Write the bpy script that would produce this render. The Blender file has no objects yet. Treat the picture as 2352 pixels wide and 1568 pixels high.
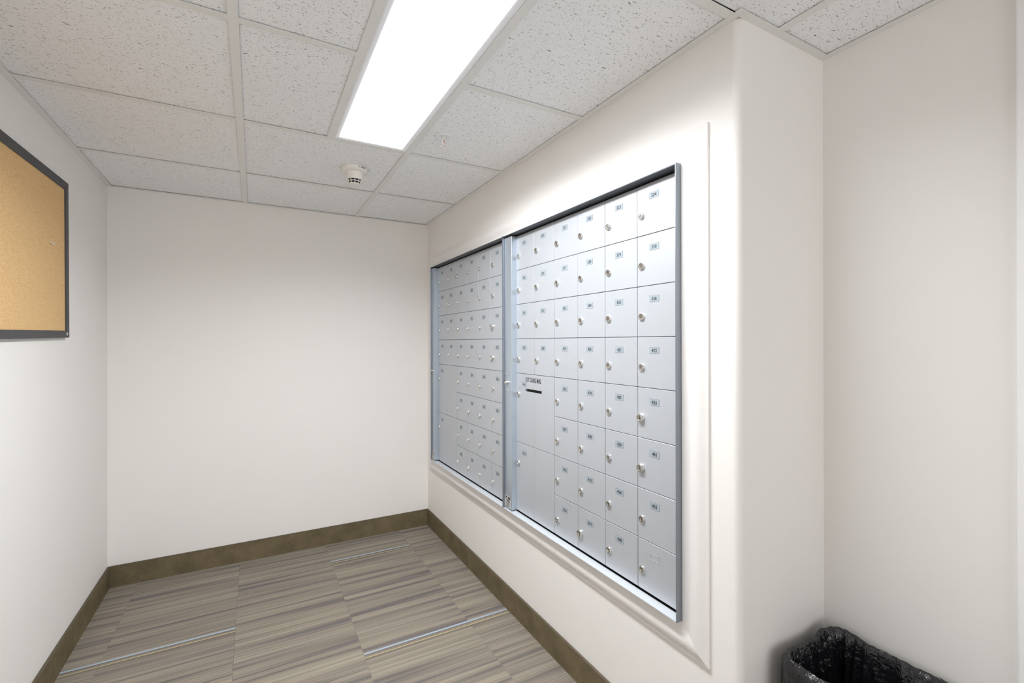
import bpy, bmesh, math, random
from mathutils import Vector, Matrix, noise as mnoise

random.seed(7)
scene = bpy.context.scene
COL = scene.collection

# ------------------------------------------------------------------ camera
F_PX, YAW, PITCH, ROLL = 1068.5, 28.991, 0.0812, -0.1092
CAM = Vector((-1.0592, -3.1236, 1.2669))
a = math.radians(YAW)
fw = Vector((math.sin(a), math.cos(a), 0)); rt = Vector((math.cos(a), -math.sin(a), 0)); up = Vector((0, 0, 1))
p = math.radians(PITCH)
fw, up = fw*math.cos(p) + up*math.sin(p), up*math.cos(p) - fw*math.sin(p)
r = math.radians(ROLL)
rt, up = rt*math.cos(r) + up*math.sin(r), up*math.cos(r) - rt*math.sin(r)
cd = bpy.data.cameras.new('camera'); cam = bpy.data.objects.new('camera', cd); COL.objects.link(cam)
cd.sensor_width = 36.0; cd.lens = 36.0*F_PX/2352.0; cd.clip_start = 0.02; cd.clip_end = 60
cam.matrix_world = Matrix(((rt.x, up.x, -fw.x, CAM.x), (rt.y, up.y, -fw.y, CAM.y), (rt.z, up.z, -fw.z, CAM.z), (0, 0, 0, 1)))
scene.camera = cam

# ------------------------------------------------------------------ world, exposure
SKY = 2.9             # daylight let in by the unseen entrance added behind the camera
w = bpy.data.worlds.new('world'); scene.world = w; w.use_nodes = True
w.node_tree.nodes['Background'].inputs['Color'].default_value = (0.98, 0.97, 0.96, 1)
w.node_tree.nodes['Background'].inputs['Strength'].default_value = SKY
scene.view_settings.view_transform = 'Standard'; scene.view_settings.look = 'None'
scene.view_settings.gamma = 1.0; scene.view_settings.use_curve_mapping = False
scene.view_settings.exposure = 0.0
LAMP = 5.0            # emission of the fluorescent lens
TUBE_W = 27.0          # light the tubes send down through the prismatic lens
SPREAD = 155.0
LAMP_COL = (0.945, 0.978, 1.0)
scene.cycles.max_bounces = 8; scene.cycles.diffuse_bounces = 7; scene.cycles.glossy_bounces = 3; scene.cycles.transmission_bounces = 2
scene.cycles.adaptive_threshold = 0.10; scene.cycles.adaptive_min_samples = 16
scene.cycles.sample_clamp_indirect = 6.0

# ------------------------------------------------------------------ dimensions (metres)
H = 2.0785             # ceiling grid face
W = 1.7251             # left wall at X=-W, mailbox wall at X=0, back wall at Y=0
YC = 2.3832            # end of the mailbox wall
XR = 0.3807            # recessed wall
YE = 5.0               # end of the room behind the camera
S = 0.6096             # ceiling module
XM1 = -1.1048; XM2 = -0.4806; XM3 = 0.1415; XL = -0.7948
TY = [-(0.5459 + k*S) for k in range(8)]   # cross tees
MU_Z0, MU_Z1 = 0.4838, 1.7650              # mailbox opening

# ------------------------------------------------------------------ material helpers
def lin(c):
    c = c/255.0
    return c/12.92 if c <= 0.04045 else ((c+0.055)/1.055)**2.4
def rgb(t): return (lin(t[0]), lin(t[1]), lin(t[2]), 1.0)

class NT:
    """small node-graph helper"""
    def __init__(s, name):
        s.m = bpy.data.materials.new(name); s.m.use_nodes = True
        s.t = s.m.node_tree; s.b = s.t.nodes['Principled BSDF']
    def n(s, typ, **kw):
        nd = s.t.nodes.new(typ)
        for k, v in kw.items():
            setattr(nd, k, v)
        return nd
    def l(s, a_, b_): s.t.links.new(a_, b_)
    def put(s, sock, v):
        if isinstance(v, (int, float)): sock.default_value = v
        elif isinstance(v, tuple): sock.default_value = v
        else: s.l(v, sock)
    def math(s, op, a_, b_=0.0, c_=0.0, clamp=False):
        nd = s.n('ShaderNodeMath', operation=op, use_clamp=clamp)
        for i, v in enumerate((a_, b_, c_)): s.put(nd.inputs[i], v)
        return nd.outputs[0]
    def mix(s, fac, a_, b_, mode='MIX'):
        nd = s.n('ShaderNodeMix', data_type='RGBA', blend_type=mode)
        s.put(nd.inputs[0], fac); s.put(nd.inputs[6], a_); s.put(nd.inputs[7], b_)
        return nd.outputs[2]
    def ramp(s, fac, stops, interp='LINEAR'):
        nd = s.n('ShaderNodeValToRGB'); e = nd.color_ramp.elements; nd.color_ramp.interpolation = interp
        while len(e) < len(stops): e.new(0.5)
        for el, (pos, c) in zip(e, stops): el.position = pos; el.color = c
        s.put(nd.inputs[0], fac); return nd
    def coord(s, out='Object'): return s.n('ShaderNodeTexCoord').outputs[out]
    def noise(s, vec, scale, detail=2.0, rough=0.5, dim='3D'):
        nd = s.n('ShaderNodeTexNoise', noise_dimensions=dim)
        if vec is not None: s.l(vec, nd.inputs['Vector'])
        nd.inputs['Scale'].default_value = scale; nd.inputs['Detail'].default_value = detail; nd.inputs['Roughness'].default_value = rough
        return nd.outputs['Fac']
    def bump(s, height, strength, dist=0.002):
        nd = s.n('ShaderNodeBump'); nd.inputs['Strength'].default_value = strength; nd.inputs['Distance'].default_value = dist
        s.l(height, nd.inputs['Height']); s.l(nd.outputs[0], s.b.inputs['Normal'])
    def set(s, col=None, rough=0.5, metal=0.0, spec=None):
        if col is not None: s.put(s.b.inputs['Base Color'], col)
        s.put(s.b.inputs['Roughness'], rough); s.b.inputs['Metallic'].default_value = metal
        if spec is not None: s.b.inputs['Specular IOR Level'].default_value = spec
        return s.m

def m_wall(name, col):
    g = NT(name); c = g.coord()
    nz = g.noise(c, 3.0, 2.0)
    cc = g.mix(nz, tuple(x*0.985 for x in rgb(col)[:3])+(1,), rgb(col))
    return g.set(cc, 0.62, 0.0, 0.35)
def m_plain(name, col, rough=0.5, metal=0.0, spec=None, grain=0.03, gscale=400.0):
    g = NT(name); n1 = g.noise(g.coord(), gscale, 2.0)
    c = rgb(col)
    lo = tuple(max(0, x*(1-grain)) for x in c[:3])+(1,); hi = tuple(min(1, x*(1+grain)) for x in c[:3])+(1,)
    return g.set(g.mix(n1, lo, hi), rough, metal, spec)

WALL = m_wall('wall_paint', (239, 236, 233))
CASING = m_plain('casing_paint', (243, 243, 243), 0.4)
MOULD = m_plain('moulding_paint', (234, 231, 229), 0.45)
GRID = m_plain('grid_steel', (230, 230, 227), 0.45)
PLENUM = m_plain('plenum_dark', (70, 62, 54), 0.9)
FRAMEW = m_plain('fixture_enamel', (238, 239, 243), 0.4)
PLASTIC = m_plain('white_plastic', (236, 233, 226), 0.45)
DARK = m_plain('dark_void', (14, 14, 16), 0.8)
INK = m_plain('black_ink', (30, 34, 38), 0.6)
INK2 = m_plain('lettering_ink', (44, 46, 50), 0.6)
PLATE = m_plain('number_plate', (158, 168, 176), 0.5, 0.0)
PLATEB = m_plain('plate_border', (118, 126, 134), 0.5, 0.0)
STICK = m_plain('sticker_paper', (196, 198, 196), 0.5)
CHROME = m_plain('chrome', (226, 224, 220), 0.2, 1.0)
SPRK = m_plain('sprinkler_metal', (236, 234, 232), 0.4, 0.35)
CHROMED = m_plain('worn_chrome', (190, 186, 180), 0.3, 1.0)
BLKFR = m_plain('board_frame_plastic', (68, 68, 70), 0.55, grain=0.1)
CLEARP = m_plain('pin_plastic', (226, 220, 200), 0.25)
REDGL = m_plain('sprinkler_bulb_glass', (170, 40, 35), 0.15)
BINP = m_plain('bin_plastic', (40, 40, 42), 0.5)

def m_alu(name, col, rough, metal):
    g = NT(name); c = g.coord()
    n1 = g.noise(c, 900.0, 2.0); n2 = g.noise(c, 30.0, 3.0)
    cc = g.mix(n1, tuple(x*0.95 for x in rgb(col)[:3])+(1,), rgb(col))
    ro = g.math('MULTIPLY_ADD', n2, 0.06, rough-0.03)
    g.bump(n1, 0.05, 0.0006)
    return g.set(cc, ro, metal)
DOOR = m_alu('silver_door_paint', (193, 197, 203), 0.44, 0.32)
ALU = m_alu('anodised_aluminium', (198, 208, 219), 0.38, 0.75)
ALU_LIT = m_alu('lit_sill_aluminium', (226, 231, 236), 0.42, 0.4)  # frame aluminium lightened for the sill: light from above put into the colour
ALU_SHADE = m_alu('shaded_rail_aluminium', (96, 100, 106), 0.5, 0.5)  # frame aluminium darkened for the top rail: underside shade put into the colour
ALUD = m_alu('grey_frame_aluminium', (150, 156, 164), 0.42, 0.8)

def m_ceiling():
    g = NT('fissured_tile'); c = g.coord()
    oi = g.n('ShaderNodeObjectInfo')
    off = g.n('ShaderNodeVectorMath', operation='MULTIPLY_ADD')
    cr = g.n('ShaderNodeCombineXYZ'); g.l(oi.outputs['Random'], cr.inputs[0]); g.l(oi.outputs['Random'], cr.inputs[1])
    g.l(cr.outputs[0], off.inputs[0]); off.inputs[1].default_value = (37, 53, 0); g.l(c, off.inputs[2])
    base = off.outputs[0]
    # warp
    nz = g.n('ShaderNodeTexNoise', noise_dimensions='2D'); g.l(base, nz.inputs['Vector']); nz.inputs['Scale'].default_value = 45.0; nz.inputs['Detail'].default_value = 2.0
    wv = g.n('ShaderNodeVectorMath', operation='MULTIPLY_ADD'); g.l(nz.outputs['Color'], wv.inputs[0]); wv.inputs[1].default_value = (0.030, 0.014, 0); g.l(base, wv.inputs[2])
    mp = g.n('ShaderNodeMapping'); g.l(wv.outputs[0], mp.inputs[0]); mp.inputs['Scale'].default_value = (84, 250, 1); mp.inputs['Rotation'].default_value = (0, 0, 0.12)
    v = g.n('ShaderNodeTexVoronoi', voronoi_dimensions='2D'); g.l(mp.outputs[0], v.inputs['Vector']); v.inputs['Scale'].default_value = 1.0
    sx = g.n('ShaderNodeSeparateColor'); g.l(v.outputs['Color'], sx.inputs[0])
    thr = g.math('MULTIPLY_ADD', g.math('POWER', sx.outputs[0], 2.6), 0.27, 0.0)
    fis = g.math('MULTIPLY', g.math('SUBTRACT', thr, v.outputs['Distance']), 12.0, clamp=True)
    v2 = g.n('ShaderNodeTexVoronoi', voronoi_dimensions='2D'); g.l(wv.outputs[0], v2.inputs['Vector']); v2.inputs['Scale'].default_value = 185.0
    sx2 = g.n('ShaderNodeSeparateColor'); g.l(v2.outputs['Color'], sx2.inputs[0])
    thr2 = g.math('MULTIPLY_ADD', g.math('POWER', sx2.outputs[0], 2.2), 0.28, -0.03)
    pin = g.math('MULTIPLY', g.math('SUBTRACT', thr2, v2.outputs['Distance']), 9.0, clamp=True)
    mask = g.math('MAXIMUM', fis, g.math('MULTIPLY', pin, 0.7))
    body = g.mix(g.noise(base, 160.0, 3.0), rgb((240, 242, 245)), rgb((246, 248, 251)))
    pale = g.mix(g.math('MULTIPLY', g.noise(base, 2.2, 2.0), 0.3), body, rgb((240, 236, 230)))
    hole = g.mix(sx.outputs[1], rgb((84, 78, 74)), rgb((150, 130, 118)))
    g.bump(g.math('SUBTRACT', 1.0, mask), 0.5, 0.002)
    return g.set(g.mix(mask, pale, hole), 0.9, 0.0, 0.2)
CTILE = m_ceiling()

def m_carpet(striped):
    g = NT('carpet_accent_stripe' if striped else 'carpet_linear')
    c = g.coord(); sp = g.n('ShaderNodeSeparateXYZ'); g.l(c, sp.inputs[0])
    x, y = sp.outputs[0], sp.outputs[1]
    rnd = g.n('ShaderNodeObjectInfo').outputs['Random']
    def field(sx_, sy_, k, detail=1.0):
        cb = g.n('ShaderNodeCombineXYZ')
        g.l(g.math('MULTIPLY_ADD', rnd, k, g.math('MULTIPLY', x, sx_)), cb.inputs[0])
        g.l(g.math('MULTIPLY_ADD', rnd, k*1.7, g.math('MULTIPLY', y, sy_)), cb.inputs[1])
        return g.noise(cb.outputs[0], 1.0, detail, 0.6, '2D')
    band = field(0.9, 30.0, 91.0, 1.0)
    thin = field(1.2, 140.0, 47.0, 1.0)
    lines = field(0.5, 330.0, 63.0, 0.0)
    col = g.ramp(band, [(0.28, rgb((124, 116, 114))), (0.36, rgb((136, 127, 120))), (0.43, rgb((149, 139, 127))), (0.58, rgb((157, 147, 134))), (0.72, rgb((167, 157, 141)))]).outputs[0]
    tcol = g.ramp(thin, [(0.28, (0.84, 0.83, 0.84, 1)), (0.46, (0.97, 0.97, 0.97, 1)), (0.66, (1.06, 1.05, 1.04, 1))]).outputs[0]
    col = g.mix(1.0, col, tcol, 'MULTIPLY')
    lcol = g.ramp(lines, [(0.30, (0.55, 0.53, 0.52, 1)), (0.42, (1, 1, 1, 1))]).outputs[0]
    col = g.mix(0.5, col, lcol, 'MULTIPLY')
    if striped:
        yy = g.math('MULTIPLY', y, -1.0/0.46)
        o = 0.171/0.46
        T = (0, 0, 0, 1)
        def s_(mm): return o + mm/460.0
        cr = g.ramp(yy, [(0.0, T), (s_(-16), rgb((152, 140, 140))), (s_(-13), T), (s_(-9), rgb((160, 148, 142))), (s_(-7), T), (s_(-6), rgb((176, 190, 204))), (s_(5), rgb((104, 92, 82))), (s_(12), T), (s_(23.5), rgb((222, 200, 142))), (s_(27.5), rgb((110, 98, 92))), (s_(40), T)], 'CONSTANT')
        mk = g.ramp(yy, [(0.0, T), (s_(-16), (.7, .7, .7, 1)), (s_(-13), T), (s_(-9), (.8, .8, .8, 1)), (s_(-7), T), (s_(-6), (.95, .95, .95, 1)), (s_(5), (.6, .6, .6, 1)), (s_(12), T), (s_(23.5), (.9, .9, .9, 1)), (s_(27.5), (.6, .6, .6, 1)), (s_(40), T)], 'CONSTANT')
        col = g.mix(mk.outputs[0], col, cr.outputs[0])
    grain = g.noise(c, 620.0, 2.0, 0.7)
    gcol = g.ramp(grain, [(0.3, (0.62, 0.62, 0.62, 1)), (0.7, (1.3, 1.3, 1.3, 1))]).outputs[0]
    col = g.mix(0.8, col, gcol, 'MULTIPLY')
    h = g.math('ADD', g.math('MULTIPLY', grain, 0.6), g.math('MULTIPLY', lines, 0.5))
    g.bump(h, 0.5, 0.003)
    return g.set(g.mix(1.0, col, (0.88, 0.90, 0.91, 1), 'MULTIPLY'), 0.95, 0.0, 0.1)
CARPET, CARPET_S = m_carpet(False), m_carpet(True)

def m_base():
    g = NT('carpet_base'); c = g.coord()
    n1 = g.noise(c, 520.0, 2.0, 0.7); n2 = g.noise(c, 9.0, 4.0, 0.6)
    col = g.ramp(n2, [(0.35, rgb((106, 95, 74))), (0.65, rgb((124, 111, 86)))]).outputs[0]
    gc = g.ramp(n1, [(0.3, (0.55, 0.55, 0.55, 1)), (0.7, (1.3, 1.3, 1.3, 1))]).outputs[0]
    g.bump(n1, 0.4, 0.002)
    return g.set(g.mix(0.9, col, gc, 'MULTIPLY'), 0.9, 0.0, 0.15)
BASE = m_base()
BASECAP = m_plain('base_binding', (92, 82, 66), 0.8)

def m_cork():
    g = NT('cork'); c = g.coord()
    n1 = g.noise(c, 420.0, 3.0, 0.7); n2 = g.noise(c, 120.0, 2.0)
    v = g.n('ShaderNodeTexVoronoi'); g.l(c, v.inputs['Vector']); v.inputs['Scale'].default_value = 330.0
    col = g.ramp(n1, [(0.30, rgb((202, 162, 110))), (0.5, rgb((225, 187, 135))), (0.72, rgb((236, 205, 158)))]).outputs[0]
    sp = g.n('ShaderNodeSeparateColor'); g.l(v.outputs['Color'], sp.inputs[0])
    col = g.mix(g.math('MULTIPLY', g.math('GREATER_THAN', sp.outputs[0], 0.9), 0.35), col, rgb((165, 120, 72)))
    g.bump(n1, 0.3, 0.001)
    return g.set(col, 0.9, 0.0, 0.2)
CORK = m_cork()

def m_glass():
    g = NT('clear_glass'); g.t.nodes.remove(g.b)
    tr = g.n('ShaderNodeBsdfTransparent'); gl = g.n('ShaderNodeBsdfGlossy'); gl.inputs['Roughness'].default_value = 0.02
    fr = g.n('ShaderNodeFresnel'); fr.inputs['IOR'].default_value = 1.3
    mx = g.n('ShaderNodeMixShader'); g.l(fr.outputs[0], mx.inputs[0]); g.l(tr.outputs[0], mx.inputs[1]); g.l(gl.outputs[0], mx.inputs[2])
    g.l(mx.outputs[0], g.t.nodes['Material Output'].inputs['Surface'])
    return g.m
GLASS = m_glass()

def m_lens():
    g = NT('fluorescent_lens'); 
    g.set((0.95, 0.95, 0.95, 1), 0.5)
    g.put(g.b.inputs['Emission Color'], LAMP_COL + (1,)); g.b.inputs['Emission Strength'].default_value = LAMP
    return g.m
LENS = m_lens()

def m_bag():
    g = NT('black_polythene'); c = g.coord()
    mp = g.n('ShaderNodeMapping'); g.l(c, mp.inputs[0]); mp.inputs['Scale'].default_value = (58, 58, 17); mp.inputs['Rotation'].default_value = (0.35, 0.25, 0)
    nz = g.n('ShaderNodeTexNoise'); g.l(mp.outputs[0], nz.inputs['Vector']); nz.inputs['Scale'].default_value = 1.0; nz.inputs['Detail'].default_value = 3.0; nz.inputs['Distortion'].default_value = 0.8
    cre = g.math('ABSOLUTE', g.math('SUBTRACT', nz.outputs['Fac'], 0.5))
    mp2 = g.n('ShaderNodeMapping'); g.l(c, mp2.inputs[0]); mp2.inputs['Scale'].default_value = (26, 15, 38); mp2.inputs['Rotation'].default_value = (0.6, 0, 0.4)
    n2 = g.noise(mp2.outputs[0], 1.0, 4.0, 0.6)
    g.bump(g.math('ADD', g.math('MULTIPLY', cre, 1.3), g.math('MULTIPLY', n2, 1.0)), 0.55, 0.010)
    return g.set(rgb((24, 24, 28)), 0.21, 0.0, 0.65)
BAG = m_bag()

# ------------------------------------------------------------------ mesh helpers
def box(bm, x0, x1, y0, y1, z0, z1, mi=0, bev=0.0):
    x0, x1 = min(x0, x1), max(x0, x1); y0, y1 = min(y0, y1), max(y0, y1); z0, z1 = min(z0, z1), max(z0, z1)
    v = [bm.verts.new((x, y, z)) for x in (x0, x1) for y in (y0, y1) for z in (z0, z1)]
    fs = []
    for q in ((0, 1, 3, 2), (4, 6, 7, 5), (0, 4, 5, 1), (2, 3, 7, 6), (0, 2, 6, 4), (1, 5, 7, 3)):
        f = bm.faces.new([v[i] for i in q]); f.material_index = mi; fs.append(f)
    if bev > 0:
        es = list({e for f in fs for e in f.edges})
        res = bmesh.ops.bevel(bm, geom=es, offset=bev, segments=1, affect='EDGES', profile=0.5)
        for f in res['faces']: f.material_index = mi
    return fs
def lathe(bm, prof, seg=24, axis='Z', origin=(0, 0, 0), mi=0, smooth=True, sign=1.0):
    """prof: (radius, height) pairs; axis Z up*sign or X"""
    rings = []
    for rr, hh in prof:
        ring = []
        if rr < 1e-6:
            ring = None
            pt = (0, 0, hh)
        for k in range(seg):
            if rr < 1e-6: break
            t = 2*math.pi*k/seg
            ring.append((rr*math.cos(t), rr*math.sin(t), hh))
        rings.append(ring if ring else [pt])
    def tr(q):
        x, y, z = q; z *= sign
        if axis == 'X': x, y, z = z, x, y
        return (x+origin[0], y+origin[1], z+origin[2])
    vs = [[bm.verts.new(tr(q)) for q in rg] for rg in rings]
    for A, B in zip(vs[:-1], vs[1:]):
        for k in range(seg):
            k2 = (k+1) % seg
            if len(A) == 1 and len(B) == 1: continue
            if len(A) == 1: q = [A[0], B[k], B[k2]]
            elif len(B) == 1: q = [A[k], B[0], A[k2]]
            else: q = [A[k], B[k], B[k2], A[k2]]
            f = bm.faces.new(q); f.material_index = mi; f.smooth = smooth
def tube(bm, pts, rad, seg=8, mi=0):
    rings = []
    n = len(pts)
    for i, q in enumerate(pts):
        q = Vector(q); d = (Vector(pts[min(i+1, n-1)]) - Vector(pts[max(i-1, 0)])).normalized()
        u = d.orthogonal().normalized(); v = d.cross(u)
        rr = rad[i] if isinstance(rad, (list, tuple)) else rad
        rings.append([bm.verts.new(q + u*rr*math.cos(2*math.pi*k/seg) + v*rr*math.sin(2*math.pi*k/seg)) for k in range(seg)])
    for A, B in zip(rings[:-1], rings[1:]):
        for k in range(seg):
            f = bm.faces.new((A[k], A[(k+1) % seg], B[(k+1) % seg], B[k])); f.material_index = mi; f.smooth = True
    for rg in (rings[0], rings[-1]):
        f = bm.faces.new(rg); f.material_index = mi
def tomesh(name, bm, mats, fix=True):
    if fix: bmesh.ops.recalc_face_normals(bm, faces=bm.faces)
    for e in bm.edges:
        if len(e.link_faces) == 2 and (e.calc_face_angle(0.0) > 0.6 or e.link_faces[0].smooth != e.link_faces[1].smooth): e.smooth = False
    me = bpy.data.meshes.new(name); bm.to_mesh(me); bm.free()
    for m in (mats if isinstance(mats, (list, tuple)) else [mats]): me.materials.append(m)
    return me
def obj(name, data, parent=None, loc=(0, 0, 0), mats=None):
    if isinstance(data, bmesh.types.BMesh): data = tomesh(name, data, mats)
    o = bpy.data.objects.new(name, data); COL.objects.link(o); o.location = loc
    if parent: o.parent = parent
    return o
def empty(name, loc=(0, 0, 0)):
    o = bpy.data.objects.new(name, None); COL.objects.link(o); o.location = loc; o.empty_display_size = 0.05
    return o
def tag(o, label, cat, group=None):
    o['label'] = label; o['category'] = cat
    if group: o['group'] = group
    return o
def struct(o): o['kind'] = 'structure'; return o
def B(*args, **kw):
    bm = bmesh.new(); box(bm, *args, **kw); return bm

# ------------------------------------------------------------------ room shell
TOP = H + 0.16
struct(obj('wall_back', B(-W-0.12, 0.0, 0.0, 0.12, -0.02, TOP), mats=WALL))
struct(obj('wall_left', B(-W-0.12, -W, -YE, 0.0, -0.02, TOP), mats=WALL))
bm = bmesh.new(); GX0, GX1, GZ = -1.62, 0.28, 1.98      # unseen glazed entrance, added behind the camera for its daylight
box(bm, -W-0.12, GX0, -YE-0.12, -YE, -0.02, TOP); box(bm, GX1, XR+0.12, -YE-0.12, -YE, -0.02, TOP); box(bm, GX0, GX1, -YE-0.12, -YE, GZ, TOP)
struct(obj('wall_front', bm, mats=WALL))
win = struct(empty('added_window_1', ((GX0+GX1)/2, -YE-0.06, 0.0)))
hw_ = (GX1-GX0)/2
for x0, x1, z0, z1 in ((-hw_, -hw_+.05, 0, GZ), (hw_-.05, hw_, 0, GZ), (-hw_+.05, hw_-.05, GZ-.05, GZ), (-hw_+.05, hw_-.05, 0, .06), (-.03, .03, .06, GZ-.05)):
    obj('added_window_frame', B(x0, x1, -.03, .03, z0, z1), win, (0, 0, 0), ALUD)
for x0, x1 in ((-hw_+.05, -.03), (.03, hw_-.05)): obj('added_window_pane', B(x0, x1, -.003, .003, .06, GZ-.05), win, (0, 0, 0), GLASS)
pl = bpy.data.lights.new('added_window_portal', 'AREA'); pl.shape = 'RECTANGLE'; pl.size = 2*hw_; pl.size_y = GZ; pl.cycles.is_portal = True
po = bpy.data.objects.new('added_window_portal', pl); COL.objects.link(po); po.location = ((GX0+GX1)/2, -YE-0.02, GZ/2); po.rotation_euler = (math.pi/2, 0, 0)

struct(obj('wall_recess', B(XR, XR+0.12, -YE, -YC, -0.02, TOP), mats=WALL))

def wall_mailbox():
    """mailbox wall with its opening, a rounded outside corner and the return face"""
    bm = bmesh.new(); R = 0.020; yo0, yo1 = -0.148, -2.2117; D = 0.16
    def prism(poly, z0, z1, smooth_idx=()):
        lo = [bm.verts.new((x, y, z0)) for x, y in poly]; hi = [bm.verts.new((x, y, z1)) for x, y in poly]
        n = len(poly)
        for i in range(n):
            f = bm.faces.new((lo[i], lo[(i+1) % n], hi[(i+1) % n], hi[i])); f.smooth = i in smooth_idx
        bm.faces.new(lo[::-1]); bm.faces.new(hi)
    arc = []
    for k in range(13):
        t = math.pi/2*k/12
        arc.append((R - R*math.cos(t), -YC + R - R*math.sin(t)))
    end = [(XR+0.12, -YC), (XR+0.12, 0.12), (0.0, 0.12)]
    poly = [(0.0, 0.12)] + arc + [(XR+0.12, -YC), (XR+0.12, 0.12)]
    sm = set(range(1, 13))
    prism(poly, -0.02, MU_Z0, sm); prism(poly, MU_Z1, TOP, sm)
    prism([(0.0, 0.12), (0.0, yo0), (D, yo0), (D, 0.12)], MU_Z0, MU_Z1)
    poly2 = [(0.0, yo1)] + arc + [(XR+0.12, -YC), (XR+0.12, yo1)]
    prism(poly2, MU_Z0, MU_Z1, sm)
    return bm
struct(obj('wall_right', wall_mailbox(), mats=WALL))

# white casing at the right edge of the view, and the door it frames
dr = struct(obj('door_1', B(XR-0.004, XR-0.0005, -3.72, -2.866, 0.012, 2.00), mats=CASING))
struct(obj('trim_2', B(XR-0.0145, XR-0.0005, -2.866, -2.7766, 0.0, H-0.006, bev=0.003), mats=CASING))
struct(obj('trim_3', B(XR-0.0145, XR-0.0005, -3.81, -3.721, 0.0, H-0.006, bev=0.003), mats=CASING))

# floor slab and carpet tiles
floor = struct(obj('floor', B(-W-0.1, XR+0.1, -YE-0.1, 0.1, -0.06, -0.006), mats=PLENUM))
PX, PY, X0, Y0 = 0.4622, 0.4572, -1.5954, -0.0905
blue = {(0, 1), (-1, 1), (2, 2), (3, 2), (2, 0), (0, 4), (1, 5), (2, 5), (-1, 7), (0, 7)}
for i in range(-1, 5):
    for j in range(-1, 12):
        xa, xb = X0 + i*PX, X0 + (i+1)*PX; ya, yb = Y0 - j*PY, Y0 - (j+1)*PY
        cx0, cx1 = max(xa, -W), min(xb, XR); cy1, cy0 = min(ya, 0.0), max(yb, -YE)
        if xa >= -0.01 - 1e-6 and ya > -YC: pass
        if cx1-cx0 < 0.01 or cy1-cy0 < 0.01: continue
        if cx0 >= 0.0 and cy0 >= -YC: continue
        gp = 0.0002; bm = bmesh.new()
        box(bm, cx0-xa+gp, cx1-xa-gp, cy0-ya+gp, cy1-ya-gp, -0.006, 0.0, bev=0.0003)
        obj('carpet_tile', bm, floor, (xa, ya, 0), CARPET_S if (i, j) in blue else CARPET)

# baseboards
BH, BT = 0.1092, 0.011
def baseboard(name, x0, x1, y0, y1):
    bm = bmesh.new(); box(bm, x0, x1, y0, y1, 0.0, BH-0.003); 
    box(bm, x0, x1, y0, y1, BH-0.003, BH, 1, 0.0008)
    return struct(obj(name, bm, mats=[BASE, BASECAP]))
baseboard('baseboard_back', -W+BT, -BT, -BT, -0.0003)
baseboard('baseboard_left', -W+0.0003, -W+BT, -YE, -0.0003)
baseboard('baseboard_right', -BT, -0.0003, -YC-BT, -0.0003)
baseboard('baseboard_return', 0.0, XR-BT, -YC-BT, -YC-0.0003)
baseboard('baseboard_recess', XR-BT, XR-0.0003, -2.776, -YC-0.0003)

# ------------------------------------------------------------------ ceiling: slab, tiles, grid
ceil = struct(obj('ceiling', B(-W-0.1, XR+0.1, -YE-0.1, 0.1, H+0.12, H+0.16), mats=PLENUM))
TZ = H + 0.0040
xs = [(-W, XM1), (XM1, XL), (XL, XM2), (XM2, 0.0)]
rows = [0.0] + TY + [-YE]
def ctile(x0, x1, y0, y1, dz=0.0):
    bm = bmesh.new(); g_ = 0.004
    box(bm, x0+g_, x1-g_, y1+g_, y0-g_, 0, 0.014, bev=0.0012)
    for v in bm.verts: v.co.x -= x0; v.co.y -= y1
    o = obj('ceiling_tile', bm, ceil, (x0, y1, TZ+dz), CTILE)
    return o
lights_rows = {2: 1, 3: 1}    # row index -> lit bay between XL and XM2
for k in range(len(rows)-1):
    y0, y1 = rows[k], rows[k+1]
    if y0 - y1 < 0.03: continue
    xr = XM3 if y0 <= -YC + 0.03 else 0.0
    bays = [(-W, XM1)]
    if k in lights_rows: bays += [(XM1, XL)]
    else: bays += [(XM1, XM2)]
    if y1 > -YC: bays += [(XM2, 0.0)]
    else: bays += [(XM2, XM3), (XM3, XR)]
    for (xa, xb) in bays:
        ya = y0
        if xb > 0.05 and ya > -YC: ya = -YC
        ctile(xa, xb, ya, y1, random.uniform(-0.0006, 0.0008))
# grid members (inverted T: face flange and web)
def tee(x0, y0, x1, y1, name='tee_bar', drop=0.0):
    bm = bmesh.new(); hw = 0.012; z0 = H - drop
    if abs(x1-x0) > abs(y1-y0):
        box(bm, x0, x1, y0-hw, y0+hw, z0, z0+0.0012); box(bm, x0, x1, y0-0.0015, y0+0.0015, z0+0.0012, z0+0.03)
    else:
        box(bm, x0-hw, x0+hw, y0, y1, z0, z0+0.0012); box(bm, x0-0.0015, x0+0.0015, y0, y1, z0+0.0012, z0+0.03)
    return obj(name, bm, ceil, (0, 0, 0), GRID)
AN = 0.022
tee(XM1, -YE+AN, XM1, -AN, 'main_tee', 0.0003); tee(XM2, -YE+AN, XM2, -AN, 'main_tee', 0.0003)
tee(XM3, -YE+AN, XM3, -YC-AN, 'main_tee', 0.0003)
for k, y in enumerate(TY):
    if y < -YE+0.05: continue
    tee(-W+AN, y, XM1-0.012, y, 'cross_tee')
    tee(XM1+0.012, y, (XL-0.012 if k == 2 else XM2-0.012), y, 'cross_tee')
    if y > -YC-0.03: tee(XM2+0.012, y, -AN, y, 'cross_tee')
    else: tee(XM2+0.012, y, XM3-0.012, y, 'cross_tee'); tee(XM3+0.012, y, XR-AN, y, 'cross_tee')
for ya, yb in ((TY[1], TY[3]),):
    tee(XL, yb+0.012, XL, ya-0.012, 'cross_tee')
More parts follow.
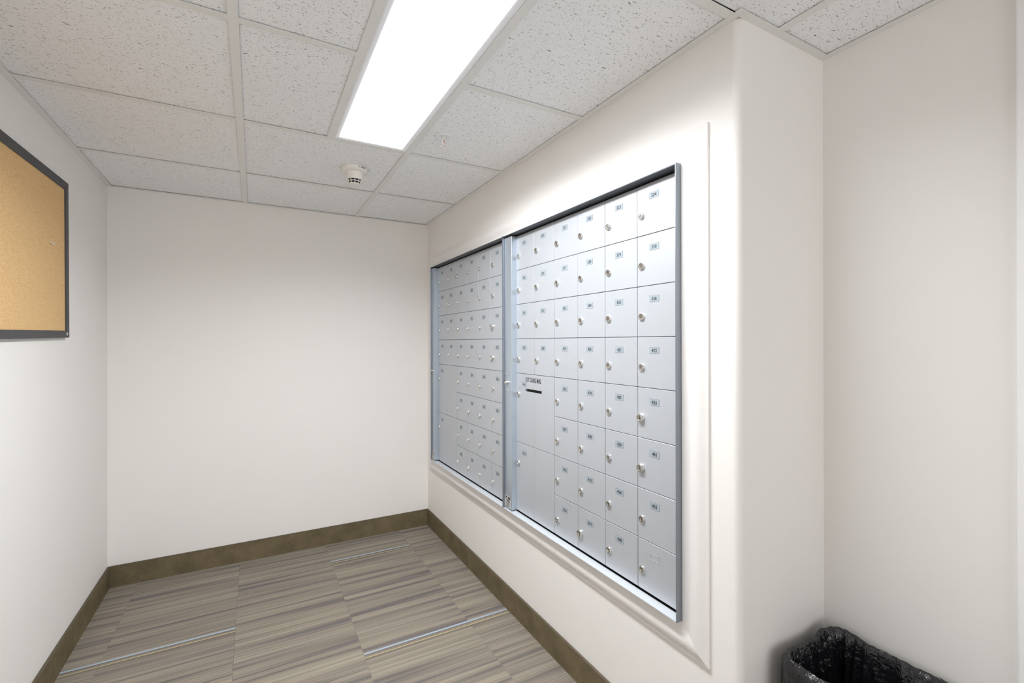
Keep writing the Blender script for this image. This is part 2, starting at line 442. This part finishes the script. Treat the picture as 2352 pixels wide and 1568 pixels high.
# wall angles
def angle(x0, x1, y0, y1, wx=0, wy=0):
    """flange rectangle plus its leg up against the wall on the side given"""
    bm = bmesh.new(); box(bm, x0, x1, y0, y1, H-0.0004, H+0.0008)
    if wx: box(bm, *( (x0, x0+0.001) if wx < 0 else (x1-0.001, x1) ), y0, y1, H+0.0008, H+0.022)
    if wy: box(bm, x0, x1, *( (y0, y0+0.001) if wy < 0 else (y1-0.001, y1) ), H+0.0008, H+0.022)
    return obj('wall_angle', bm, ceil, (0, 0, 0), GRID)
angle(-W, 0.0, -AN, 0.0, wy=1)
angle(-W, -W+AN, -YE, -AN, wx=-1)
angle(-AN, 0.0, -YC-AN, -AN, wx=1)
angle(0.0, XR, -YC-AN, -YC, wy=1)
angle(XR-AN, XR, -YE, -YC-AN, wx=1)

# ------------------------------------------------------------------ fluorescent troffers
def troffer(y_far, y_near, label):
    t = empty('ceiling_light', ((XL+XM2)/2, (y_far+y_near)/2, H))
    hx = (XM2-XL)/2 - 0.0125; hy = (y_far-y_near)/2 - 0.0125
    bm = bmesh.new()           # flanged door frame around the lens, bevelled inwards
    fx, fy = 0.019, 0.014; zi = 0.0045
    ou = [(-hx, -hy), (hx, -hy), (hx, hy), (-hx, hy)]; md = [(-hx+.005, -hy+.004), (hx-.005, -hy+.004), (hx-.005, hy-.004), (-hx+.005, hy-.004)]
    inn = [(-hx+fx, -hy+fy), (hx-fx, -hy+fy), (hx-fx, hy-fy), (-hx+fx, hy-fy)]
    rg = [[bm.verts.new((x, y, z)) for x, y in q] for q, z in ((ou, 0.012), (ou, 0.001), (md, 0.0008), (inn, zi), (inn, zi+0.004))]
    for A, Bq in zip(rg[:-1], rg[1:]):
        for k in range(4): bm.faces.new((A[k], A[(k+1) % 4], Bq[(k+1) % 4], Bq[k]))
    obj('lens_frame', bm, t, (0, 0, 0), FRAMEW)
    bm = bmesh.new(); box(bm, -hx+fx+0.0002, hx-fx-0.0002, -hy+fy+0.0002, hy-fy-0.0002, 0.0028, zi+0.002)
    obj('lens', bm, t, (0, 0, 0), LENS)
    bm = bmesh.new()
    for (x0, x1, y0, y1) in ((-hx, -hx+.002, -hy, hy), (hx-.002, hx, -hy, hy), (-hx, hx, -hy, -hy+.002), (-hx, hx, hy-.002, hy)):
        box(bm, x0, x1, y0, y1, 0.0125, 0.09)
    box(bm, -hx, hx, -hy, hy, 0.09, 0.092)
    obj('housing', bm, t, (0, 0, 0), FRAMEW)
    ld = bpy.data.lights.new('lens_light', 'AREA'); ld.shape = 'RECTANGLE'; ld.size = 2*(hx-fx); ld.size_y = 2*(hy-fy); ld.energy = TUBE_W
    ld.color = LAMP_COL; ld.spread = math.radians(SPREAD)
    lo_ = bpy.data.objects.new('lens_light', ld); COL.objects.link(lo_); lo_.parent = t; lo_.location = (0, 0, 0.0018)
    return tag(t, label, 'ceiling light')
troffer(TY[1], TY[3], 'lit fluorescent ceiling light with white frame, in front of the smoke detector')

# ------------------------------------------------------------------ mailbox surround moulding (mitred)
trim = struct(empty('trim_1', (0, -1.18, 1.12)))
PR = [(0.0, 0.0), (0.0, 0.0095), (0.018, 0.0098), (0.030, 0.0115), (0.040, 0.0145), (0.048, 0.0160), (0.056, 0.0158), (0.064, 0.0140), (0.072, 0.0110), (0.079, 0.0080), (0.084, 0.0070), (0.085, 0.0066), (0.085, 0.0)]
iy0, iy1, iz0, iz1 = -0.148, -2.2117, MU_Z0, MU_Z1
def mould(c0, c1):
    """c: (y, z, sy, sz) inner corner and outward mitre direction"""
    bm = bmesh.new(); A = []; Bv = []
    for wd, th in PR:
        A.append(bm.verts.new((-th - 0.0003, c0[0]+c0[2]*wd, c0[1]+c0[3]*wd))); Bv.append(bm.verts.new((-th - 0.0003, c1[0]+c1[2]*wd, c1[1]+c1[3]*wd)))
    n = len(PR)
    for i in range(n):
        f = bm.faces.new((A[i], A[(i+1) % n], Bv[(i+1) % n], Bv[i])); f.smooth = 2 <= i <= 9
    bm.faces.new(A); bm.faces.new(Bv[::-1])
    for v in bm.verts: v.co -= Vector((0, -1.18, 1.12))
    obj('moulding', bm, trim, (0, 0, 0), MOULD)
TLc, TRc, BLc, BRc = (iy0, iz1, 1, 1), (iy1, iz1, -1, 1), (iy0, iz0, 1, -1), (iy1, iz0, -1, -1)
mould(TLc, TRc); mould(BLc, BRc); mould(TLc, BLc); mould(TRc, BRc)

# ------------------------------------------------------------------ lettering meshes
texts = {}
def need(s, size, sx=1.0):
    key = (s, size, sx)
    if key not in texts:
        cu = bpy.data.curves.new('txt', 'FONT'); cu.body = s; cu.size = size; cu.align_x = 'CENTER'; cu.align_y = 'CENTER'; cu.resolution_u = 2; cu.offset = size*0.022
        texts[key] = [cu, None]
    return key
DIG = 0.0148
unit_numbers = []
for first in (1, 3):
    seqA = [str(first*100 + n) for n in range(19, 39)]
    seqB = [str((first+1)*100 + n) for n in range(19, 39)]
    if first == 3: seqB = [s for s in seqB if s != '430'] + ['']
    grid = {}
    q = list(seqA)
    for rr in range(3):
        for cc in range(6): grid[(rr, cc)] = q.pop(0)
    grid[(3, 0)] = q.pop(0); grid[(3, 1)] = q.pop(0)
    q = list(seqB)
    for cc in range(2, 6): grid[(3, cc)] = q.pop(0)
    for rr in range(4, 8):
        for cc in range(2, 6): grid[(rr, cc)] = q.pop(0)
    unit_numbers.append(grid)
for g_ in unit_numbers:
    for s in g_.values():
        if s: need(s, DIG, 0.98)
need('Parcel 1', 0.0105, 0.78); need('Parcel 2', 0.0105, 0.78)
need('OUT GOING MAIL', 0.0280, 0.56)
tmp = []
for k, e in texts.items():
    o = bpy.data.objects.new('txt', e[0]); COL.objects.link(o); tmp.append((k, o))
bpy.context.view_layer.update()
dg = bpy.context.evaluated_depsgraph_get()
for k, o in tmp:
    me = bpy.data.meshes.new_from_object(o.evaluated_get(dg))
    vs = [v.co.copy() for v in me.vertices]; ps = [tuple(q_.vertices) for q_ in me.polygons]
    xs_ = [v.x for v in vs]; ys_ = [v.y for v in vs]
    mx, my = (min(xs_)+max(xs_))/2, (min(ys_)+max(ys_))/2
    texts[k][1] = ([((v.x-mx)*k[2], v.y-my) for v in vs], ps)
    bpy.data.meshes.remove(me)
for k, o in tmp:
    cu = o.data; bpy.data.objects.remove(o); bpy.data.curves.remove(cu)
def put_text(bm, key, x, y, z, mi):
    """lettering on a face that looks towards -X; reading direction is -Y"""
    vs, ps = texts[key][1]
    bv = [bm.verts.new((x, y - vx, z + vy)) for vx, vy in vs]
    for q_ in ps:
        try: f = bm.faces.new([bv[i] for i in q_]); f.material_index = mi
        except ValueError: pass

# ------------------------------------------------------------------ mailbox units
DX = 0.004; PW, RH = 0.15570, 0.15800; ZT = 1.7564
G = 0.0009
def lock_mesh(r_, h_, seg=24):
    bm = bmesh.new()
    lathe(bm, [(r_, 0.002), (r_, -h_*0.75), (r_*0.93, -h_*0.95), (r_*0.80, -h_), (r_*0.62, -h_*0.97), (r_*0.58, -h_*0.70)], seg, 'X', mi=0)
    lathe(bm, [(r_*0.58, -h_*0.70), (r_*0.52, -h_*0.86), (r_*0.36, -h_*0.88), (r_*0.30, -h_*0.66)], seg, 'X', mi=1)
    lathe(bm, [(r_*0.30, -h_*0.66), (0.0, -h_*0.66)], seg, 'X', mi=1)
    box(bm, -h_*0.68, -h_*0.5, -r_*0.10, r_*0.10, -r_*0.26, r_*0.26, 2)
    return tomesh('lock', bm, [CHROME, CHROMED, DARK])
LOCK = lock_mesh(0.0112, 0.0062); LOCKB = lock_mesh(0.0138, 0.0105)
DOORM = None
def door_mesh(w_, h_):
    bm = bmesh.new(); box(bm, 0, 0.010, -w_+G, -G, -h_+G, -G, bev=0.0009)
    return tomesh('mail_door', bm, DOOR)
DOORM = door_mesh(PW, RH)
def plate_mesh(s):
    bm = bmesh.new()
    if s:
        box(bm, -0.0004, 0.0, -0.0384/2, 0.0384/2, -0.0206/2, 0.0206/2, 3)
        box(bm, -0.0006, -0.0004, -0.0368/2, 0.0368/2, -0.0190/2, 0.0190/2, 0)
        key = (s, DIG, 0.98) if s.isdigit() else (s, 0.0105, 0.78)
        put_text(bm, key, -0.0008, 0.0, 0.0, 1)
    else:                      # empty holder: shallow raised rim only
        hw, hh, t_ = 0.0192, 0.0103, 0.0009
        box(bm, -0.0010, 0, -hw, hw, hh-t_, hh, 2); box(bm, -0.0010, 0, -hw, hw, -hh, -hh+t_, 2)
        box(bm, -0.0010, 0, -hw, -hw+t_, -hh, hh, 2); box(bm, -0.0010, 0, hw-t_, hw, -hh, hh, 2)
    bmesh.ops.recalc_face_normals(bm, faces=[f for f in bm.faces if f.material_index != 1])
    return tomesh('number_plate', bm, [PLATE, INK, DOOR, PLATEB], fix=False)
def parcel_mesh(slot):
    """two-bay parcel door with a centre groove; optional letter slot"""
    bm = bmesh.new(); h2 = 2*RH
    for s in (0, 1):
        ya, yb = -s*PW - (G if s == 0 else 0.0006), -(s+1)*PW + (0.0006 if s == 0 else G)
        if not slot:
            box(bm, 0, 0.010, yb, ya, -h2+G, -G, bev=0.0009)
        else:
            sl0, sl1, st, sb = -0.0805, -0.2170, -0.0655, -0.0785
            if s == 0:
                box(bm, 0, 0.010, yb, ya, st, -G, bev=0.0006); box(bm, 0, 0.010, yb, ya, -h2+G, sb, bev=0.0006)
                box(bm, 0, 0.010, sl0, ya, sb-0.0002, st+0.0002)
            else:
                box(bm, 0, 0.010, yb, ya, st, -G, bev=0.0006); box(bm, 0, 0.010, yb, ya, -h2+G, sb, bev=0.0006)
                box(bm, 0, 0.010, yb, sl1, sb-0.0002, st+0.0002)
    box(bm, 0.0106, 0.0115, -2*PW+G, -G, -h2+G, -G, 1)
    return tomesh('parcel_door', bm, [DOOR, DARK])

def mailbox_unit(yf0, yf1, yd, grid, outgoing, proud, label, post_label):
    u = empty('mailbox_unit', (0.0, (yf0+yf1)/2, MU_Z0)); oy = u.location.y; oz = MU_Z0
    def P(name, bm, mats): # part, given in world coordinates
        for v in bm.verts: v.co.y -= oy; v.co.z -= oz
        return obj(name, bm, u, (0, 0, 0), mats)
    XF, e = -0.031, 0.0005
    z0, z1 = MU_Z0+0.0004, MU_Z1-0.0004
    cb_ = B(0.0165, 0.15, yf1+0.004, yf0-0.004, z0+0.003, z1-0.003); box(cb_, 0.0034, 0.0165, yf1+0.004, yf0-0.004, z0, z0+0.0010)  # second box is a dark strip painting the shadow gap behind the sill
    P('cabinet_body', cb_, DARK)
    P('bottom_rail', B(XF, 0.0030, yf1+0.0029, yf0-0.0029, z0, z0+0.0024), ALU_LIT)
    P('top_rail', B(XF, 0.0160, yf1+0.0029, yf0-0.0029, z1-0.0026, z1), ALU_SHADE)
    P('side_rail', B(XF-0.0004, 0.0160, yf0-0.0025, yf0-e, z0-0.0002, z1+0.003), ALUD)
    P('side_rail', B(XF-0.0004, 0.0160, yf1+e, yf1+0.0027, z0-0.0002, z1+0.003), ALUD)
    P('filler_strip', B(0.0080, 0.0150, yf1+0.0040, yd-6*PW-0.0030, 0.492, ZT), ALUD)
    # lock post at the left of the unit
    pz0, pz1 = 0.4915, 1.7572; pf = -0.0210
    pb = bmesh.new(); box(pb, pf, 0.0150, yd+0.0008, yf0-0.0035, pz0, pz1, bev=0.0010)
    box(pb, 0.0035, 0.0150, yd-0.0005, yd+0.0008, pz0, pz1)
    post = P('lock_post', pb, ALU)
    cy = yd+0.0395 - oy; cz = 1.0780 - oz
    if yf0 > -0.5: cy = yd + 0.027 - oy
    bm = bmesh.new()
    lathe(bm, [(0.0085, 0.001), (0.0085, -0.006), (0.0070, -0.0075), (0.0070, -0.0135), (0.0060, -0.0150), (0.0, -0.0150)], 20, 'X', mi=0)
    box(bm, -0.0152, -0.0120, -0.0012, 0.0012, -0.0050, 0.0050, 2)
    box(bm, -0.0110, -0.0060, -0.0025, 0.0025, 0.0070, 0.0120, 1)
    obj('post_lock', bm, post, (pf, cy, cz), [CHROME, CHROMED, DARK])
    sb = bmesh.new(); lathe(sb, [(0.0040, 0.0005), (0.0040, -0.0008), (0.0026, -0.0022), (0.0, -0.0026)], 14, 'X')
    sm_ = tomesh('screw', sb, CHROME)
    for sy in (-1, 1):
        for sz in (-1, 1): obj('screw', sm_, post, (pf, cy + sy*0.0165 - (0.003 if yf0 < -0.5 else 0), cz + sz*0.039))
    bm = bmesh.new(); wl = 0.056 if yf0 < -0.5 else 0.040; hl = 0.054
    box(bm, -0.0004, 0.0, -wl/2, wl/2, 0, hl, 0)
    if post_label == 'dense':
        rr = random.Random(3)
        box(bm, -0.0007, -0.0004, wl*0.10, wl*0.42, hl*0.84, hl*0.93, 1)
        box(bm, -0.0007, -0.0004, wl*0.20, wl*0.42, hl*0.74, hl*0.79, 1)
        box(bm, -0.0007, -0.0004, -wl*0.42, -wl*0.02, hl*0.74, hl*0.93, 1)
        box(bm, -0.0007, -0.0004, -wl*0.30, wl*0.25, hl*0.60, hl*0.67, 1)
        box(bm, -0.0007, -0.0004, -wl*0.38, wl*0.12, hl*0.50, hl*0.57, 1)
        for q in range(6): box(bm, -0.0007, -0.0004, -wl*(0.25+0.15*rr.random()), wl*(0.2+0.15*rr.random()), hl*(0.08+0.065*q), hl*(0.105+0.065*q), 1)
    else:
        box(bm, -0.0007, -0.0004, -wl*0.35, -wl*0.05, hl*0.80, hl*0.90, 1)
        box(bm, -0.0007, -0.0004, -wl*0.30, wl*0.30, hl*0.55, hl*0.62, 1)
    obj('maker_sticker', bm, post, (pf, (yd+0.0395 if yf0 < -0.5 else yd+0.027) - oy, 0.4935 - oz), [STICK, INK2])
    # doors
    for (rr, cc), s in sorted(grid.items()):
        dy = random.uniform(-1, 1)*0.0002
        d_ = obj('mail_door', DOORM, u, (DX + random.uniform(0, 0.0007), yd - cc*PW - oy, ZT - rr*RH - oz))
        obj('number_plate', plate_mesh(s), d_, (0, -0.0717, -0.0415))
        big = (rr, cc) in proud
        obj('lock', LOCKB if big else LOCK, d_, (0, -0.0203 + (0.0035 if big else 0), -0.0950 + random.uniform(-.0006, .0006)))
    for n_ in (0, 1):
        slot = outgoing and n_ == 0
        d_ = obj('parcel_door', parcel_mesh(slot), u, (DX, yd - oy, ZT - (4+2*n_)*RH - oz))
        obj('number_plate', plate_mesh('Parcel %d' % (n_+1)), d_, (0, -0.0717, -0.0470 if slot else -0.0420))
        obj('lock', LOCK, d_, (0, -0.0203, -0.0950))
        if slot:
            bm = bmesh.new(); put_text(bm, ('OUT GOING MAIL', 0.0280, 0.56), 0, 0, 0, 0)
            obj('lettering', tomesh('lettering', bm, INK2, fix=False), d_, (-0.0004, -0.1480, -0.0245))['label'] = 'black OUT GOING MAIL lettering above the slot'
    return tag(u, label, 'mailboxes')
mailbox_unit(-0.148, -1.1758, -0.2030, unit_numbers[0], False, {(0, 2), (2, 5), (3, 5)},
             'silver mailbox unit nearest the back corner, without a letter slot', 'light')
mailbox_unit(-1.1762, -2.2117, -1.2465, unit_numbers[1], True, {(4, 5), (5, 5), (7, 3)},
             'silver mailbox unit with the black OUT GOING MAIL slot, nearer the column', 'dense')

# ------------------------------------------------------------------ bulletin board
bb = empty('bulletin_board', (-W, -1.235, 1.5865)); bb.rotation_euler = (math.radians(1.0), 0, 0)
hw, hh, fwid = 0.610, 0.3085, 0.033
obj('cork_panel', B(0.004, 0.0105, -hw+0.02, hw-0.02, -hh+0.02, hh-0.02), bb, (0, 0, 0), CORK)
def rail(pts):
    """mitred frame rail from 4 outline points (y,z): outer a, outer b, inner b, inner a"""
    bm = bmesh.new(); lo = [bm.verts.new((0.0008, y, z)) for y, z in pts]; hi = [bm.verts.new((0.0150, y, z)) for y, z in pts]
    bm.faces.new(lo); bm.faces.new(hi[::-1])
    for i in range(4): bm.faces.new((lo[i], lo[(i+1) % 4], hi[(i+1) % 4], hi[i]))
    bmesh.ops.bevel(bm, geom=[e for e in bm.edges if all(v.co.x > 0.01 for v in e.verts)], offset=0.0015, segments=1, affect='EDGES')
    obj('frame_rail', bm, bb, (0, 0, 0), BLKFR)
o4 = [(-hw, -hh), (hw, -hh), (hw, hh), (-hw, hh)]; i4 = [(-hw+fwid, -hh+fwid*.85), (hw-fwid, -hh+fwid*.85), (hw-fwid, hh-fwid), (-hw+fwid, hh-fwid)]
for k in range(4): rail([o4[k], o4[(k+1) % 4], i4[(k+1) % 4], i4[k]])
sb = bmesh.new(); lathe(sb, [(0.0042, -0.0005), (0.0042, 0.0006), (0.0024, 0.0016), (0.0, 0.0016)], 12, 'X')
scm = tomesh('screw', sb, BLKFR)
for y, z in ((hw-0.125, -hh+0.013), (hw-0.090, hh-0.016), (-hw+0.1, -hh+0.013), (-hw+0.1, hh-0.016)): obj('screw', scm, bb, (0.015, y, z))
o = obj('corner_sticker', B(0.0150, 0.0154, hw-0.034, hw-0.018, -hh+0.009, -hh+0.021), bb, (0, 0, 0), STICK); o['label'] = 'small grey sticker'
tag(bb, 'cork bulletin board in a dark grey frame on the left wall', 'bulletin board')
def pushpin(y, z, label, tilt):
    bm = bmesh.new()
    lathe(bm, [(0.0, -0.001), (0.0042, 0.0), (0.0042, 0.0012), (0.0022, 0.0025), (0.0020, 0.0075), (0.0034, 0.0092), (0.0034, 0.0104), (0.0, 0.0108)], 14, 'X')
    o_ = obj('push_pin', bm, None, (-W+0.0112, y, z), CLEARP); o_.rotation_euler = (0, tilt, 0.1)
    tag(o_, label, 'push pin', 'pins on the cork')
pushpin(-0.812, 1.637, 'clear push pin on the cork, further from the frame edge', 0.25)
pushpin(-0.789, 1.634, 'clear push pin on the cork, nearest the dark frame edge', -0.1)

# ------------------------------------------------------------------ smoke detector
sd = empty('smoke_detector', (-0.648, -0.862, H+0.0035))
bm = bmesh.new(); lathe(bm, [(0.0, 0.0), (0.0585, 0.0), (0.0590, 0.004), (0.0570, 0.013), (0.0500, 0.020), (0.0395, 0.0225), (0.0, 0.0225)], 40, sign=-1); obj('mounting_base', bm, sd, (0, 0, 0), PLASTIC)
bm = bmesh.new(); lathe(bm, [(0.0, 0.021), (0.0395, 0.021), (0.0392, 0.027), (0.0360, 0.043), (0.0318, 0.0545), (0.0280, 0.0550), (0.0, 0.0550)], 36, sign=-1); obj('housing', bm, sd, (0, 0, 0), PLASTIC)
bm = bmesh.new(); lathe(bm, [(0.0, 0.054), (0.0285, 0.054), (0.0235, 0.0725), (0.0, 0.0725)], 32, sign=-1); obj('sensing_chamber', bm, sd, (0, 0, 0), DARK)
bm = bmesh.new()
for k in range(10):
    t = 2*math.pi*(k+0.35)/10; c_, s_ = math.cos(t), math.sin(t)
    tube(bm, [(0.0312*c_, 0.0312*s_, -0.0535), (0.0285*c_, 0.0285*s_, -0.0635), (0.0248*c_, 0.0248*s_, -0.0735)], 0.0017, 6)
lathe(bm, [(0.0275, 0.0625), (0.0300, 0.0622), (0.0292, 0.0652), (0.0268, 0.0650), (0.0275, 0.0625)], 32, sign=-1)
lathe(bm, [(0.0, 0.0722), (0.0255, 0.0722), (0.0255, 0.0742), (0.0215, 0.0765), (0.0, 0.0770)], 32, sign=-1)
obj('vent_cage', bm, sd, (0, 0, 0), PLASTIC)
bm = bmesh.new()           # printed band on the side of the base that faces the room
def band(t0, t1, r0, r1, z0_, z1_, mi):
    n_ = 6
    A = [bm.verts.new((r0*math.cos(t0+(t1-t0)*i/n_), r0*math.sin(t0+(t1-t0)*i/n_), -z0_)) for i in range(n_+1)]
    Bq = [bm.verts.new((r1*math.cos(t0+(t1-t0)*i/n_), r1*math.sin(t0+(t1-t0)*i/n_), -z1_)) for i in range(n_+1)]
    for i in range(n_):
        f = bm.faces.new((A[i], A[i+1], Bq[i+1], Bq[i])); f.material_index = mi
band(-1.45, -0.75, 0.0594, 0.0578, 0.0035, 0.0125, 0); band(-1.25, -0.80, 0.0596, 0.0582, 0.0050, 0.0110, 1); band(-1.42, -1.34, 0.0596, 0.0582, 0.0060, 0.0110, 1)
o = obj('rating_label', bm, sd, (0, 0, 0), [PLASTIC, m_plain('label_print', (150, 150, 152), 0.6)]); o['label'] = 'grey printed rating label'
tag(sd, 'white domed smoke detector with dark vents on the ceiling tile', 'smoke detector')

# ------------------------------------------------------------------ fire sprinkler
fs = empty('fire_sprinkler', (-0.4016, -1.381, H+0.0035))
bm = bmesh.new(); lathe(bm, [(0.0335, 0.0), (0.0355, 0.0015), (0.0350, 0.0040), (0.0290, 0.0060), (0.0225, 0.0050), (0.0160, -0.004), (0.0, -0.004)], 36, sign=-1); obj('escutcheon', bm, fs, (0, 0, 0), FRAMEW)
bm = bmesh.new(); lathe(bm, [(0.0, -0.002), (0.0095, -0.002), (0.0095, 0.010), (0.0075, 0.012), (0.0, 0.012)], 6, sign=-1, smooth=False)
for s in (-1, 1):
    tube(bm, [(s*0.0075, 0, -0.009), (s*0.0092, 0, -0.018), (s*0.0075, 0, -0.027), (s*0.0025, 0, -0.033)], [0.0027, 0.0025, 0.0025, 0.0028], 8)
lathe(bm, [(0.0, 0.031), (0.0042, 0.031), (0.0042, 0.037), (0.0, 0.038)], 14, sign=-1)
obj('sprinkler_frame', bm, fs, (0, 0, 0), SPRK).rotation_euler = (0, 0, 0.9)
bm = bmesh.new(); lathe(bm, [(0.0, 0.012), (0.0022, 0.014), (0.0026, 0.022), (0.0020, 0.030), (0.0, 0.031)], 12, sign=-1); obj('glass_bulb', bm, fs, (0, 0, 0), REDGL)
bm = bmesh.new(); n_ = 16
ctr0 = bm.verts.new((0, 0, -0.0365)); rim = []
for k in range(n_*2):
    t = 2*math.pi*k/(n_*2); rr = 0.0135 if k % 2 == 0 else 0.0098
    rim.append(bm.verts.new((rr*math.cos(t), rr*math.sin(t), -0.0375 + (0.0022 if k % 2 else -0.0010))))
ctr1 = bm.verts.new((0, 0, -0.0380))
for k in range(n_*2):
    bm.faces.new((ctr0, rim[k], rim[(k+1) % (n_*2)])); bm.faces.new((ctr1, rim[(k+1) % (n_*2)], rim[k]))
obj('deflector', bm, fs, (0, 0, 0), SPRK)
tag(fs, 'chrome fire sprinkler with round white plate beside the ceiling light', 'sprinkler')

# ------------------------------------------------------------------ waste bin with black bag
tb = empty('trash_can', (0.2290, -2.605, 0.0))
def rrect(t, hx, hy, rad):
    """point and outward normal on a rounded rectangle, t in 0..1"""
    sx_, sy_ = 2*(hx-rad), 2*(hy-rad); q = math.pi*rad/2
    L = 2*sx_ + 2*sy_ + 4*q; s = (t % 1.0)*L
    segs = [('l', (hx, -hy+rad), (0, 1), sy_), ('a', (hx-rad, hy-rad), 0.0, q), ('l', (hx-rad, hy), (-1, 0), sx_), ('a', (-hx+rad, hy-rad), 90.0, q),
            ('l', (-hx, hy-rad), (0, -1), sy_), ('a', (-hx+rad, -hy+rad), 180.0, q), ('l', (-hx+rad, -hy), (1, 0), sx_), ('a', (hx-rad, -hy+rad), 270.0, q)]
    for k, o0, d0, ln in segs:
        if s <= ln:
            if k == 'l': return Vector((o0[0]+d0[0]*s, o0[1]+d0[1]*s)), Vector((d0[1], -d0[0]))
            an = math.radians(d0) + s/rad
            return Vector((o0[0]+rad*math.cos(an), o0[1]+rad*math.sin(an))), Vector((math.cos(an), math.sin(an)))
        s -= ln
    return Vector((hx, -hy+rad)), Vector((1, 0))
def loft(rings):
    bm = bmesh.new(); V = [[bm.verts.new(c_) for c_ in rg] for rg in rings]; n = len(V[0])
    for A, Bq in zip(V[:-1], V[1:]):
        for k in range(n):
            f = bm.faces.new((A[k], A[(k+1) % n], Bq[(k+1) % n], Bq[k])); f.smooth = True
    return bm, V
rings = []
for z_, sc in ((0.0, 0.80), (0.008, 0.82), (0.25, 0.90), (0.440, 0.962), (0.452, 0.965), (0.452, 0.945), (0.25, 0.88), (0.012, 0.79)):
    rings.append([(pt.x, pt.y, z_) for pt in (rrect(k/96, 0.125*sc, 0.185*sc, 0.020)[0] for k in range(96))])
bm, V = loft(rings); bm.faces.new(V[0][::-1]); bm.faces.new(V[-1]); obj('bin_body', bm, tb, (0, 0, 0), BINP)
N = 300; prof = [(0.20, 0.016), (0.25, 0.015), (0.30, 0.013), (0.35, 0.012), (0.40, 0.011), (0.43, 0.010), (0.450, 0.009), (0.462, 0.007), (0.4695, 0.003), (0.472, -0.002), (0.4695, -0.007), (0.462, -0.010), (0.448, -0.012), (0.43, -0.0135), (0.40, -0.016), (0.36, -0.019), (0.31, -0.023), (0.26, -0.027), (0.20, -0.032), (0.14, -0.038), (0.09, -0.050)]
rings = []
for j, (z_, of) in enumerate(prof):
    rg = []
    for k in range(N):
        t = k/N; pt, nn = rrect(t, 0.125, 0.188, 0.042)
        inside = max(0.0, min(1.0, (j-9)/6.0)); outside = max(0.0, min(1.0, (9-j)/6.0))
        sh = t + 0.010*math.sin(9*t*2*math.pi)*inside
        fold = mnoise.noise(Vector((math.cos(2*math.pi*sh)*4.6, math.sin(2*math.pi*sh)*4.6, z_*1.6 + 4)))
        fine = mnoise.noise(Vector((math.cos(2*math.pi*t)*15, math.sin(2*math.pi*t)*15, z_*7)))
        crease = 1.0 - min(1.0, 2.6*abs(mnoise.noise(Vector((math.cos(2*math.pi*sh)*7.5 + 9, math.sin(2*math.pi*sh)*7.5, z_*2.5)))))
        amp = 0.0025 + 0.016*inside + 0.006*outside
        dd = of + amp*(fold*(1-inside) - abs(fold)*1.6*inside) + (0.0010 + 0.001*outside)*fine - 0.003*inside*abs(fine) - 0.010*inside*crease*crease + 0.004*outside*crease
        if not inside: dd = max(dd, 0.004 if j < 8 else -0.004)
        hump = 0.006*mnoise.noise(Vector((math.cos(2*math.pi*t)*2.0 + 3, math.sin(2*math.pi*t)*2.0, 1.5))) + 0.0025*fine
        cb = max(0.0, 1.0 - ((pt.x-0.105)**2 + (pt.y-0.17)**2)/0.004); hump += 0.010*cb
        lim = 1.0 if z_ > 0.40 else max(0.0, (z_-0.2)/0.2)
        q = pt + nn*dd
        rg.append((max(-0.150, min(0.148, q.x)), max(-0.215, min(0.214, q.y)), z_ + hump*lim))
    rings.append(rg)
bm, V = loft(rings); bm.faces.new(V[-1]); bag = obj('bin_liner', bm, tb, (0, 0, 0), BAG); bag['label'] = 'shiny black plastic bag folded over the rim'
tag(tb, 'waste bin lined with a shiny black plastic bag in the recess corner', 'trash can')
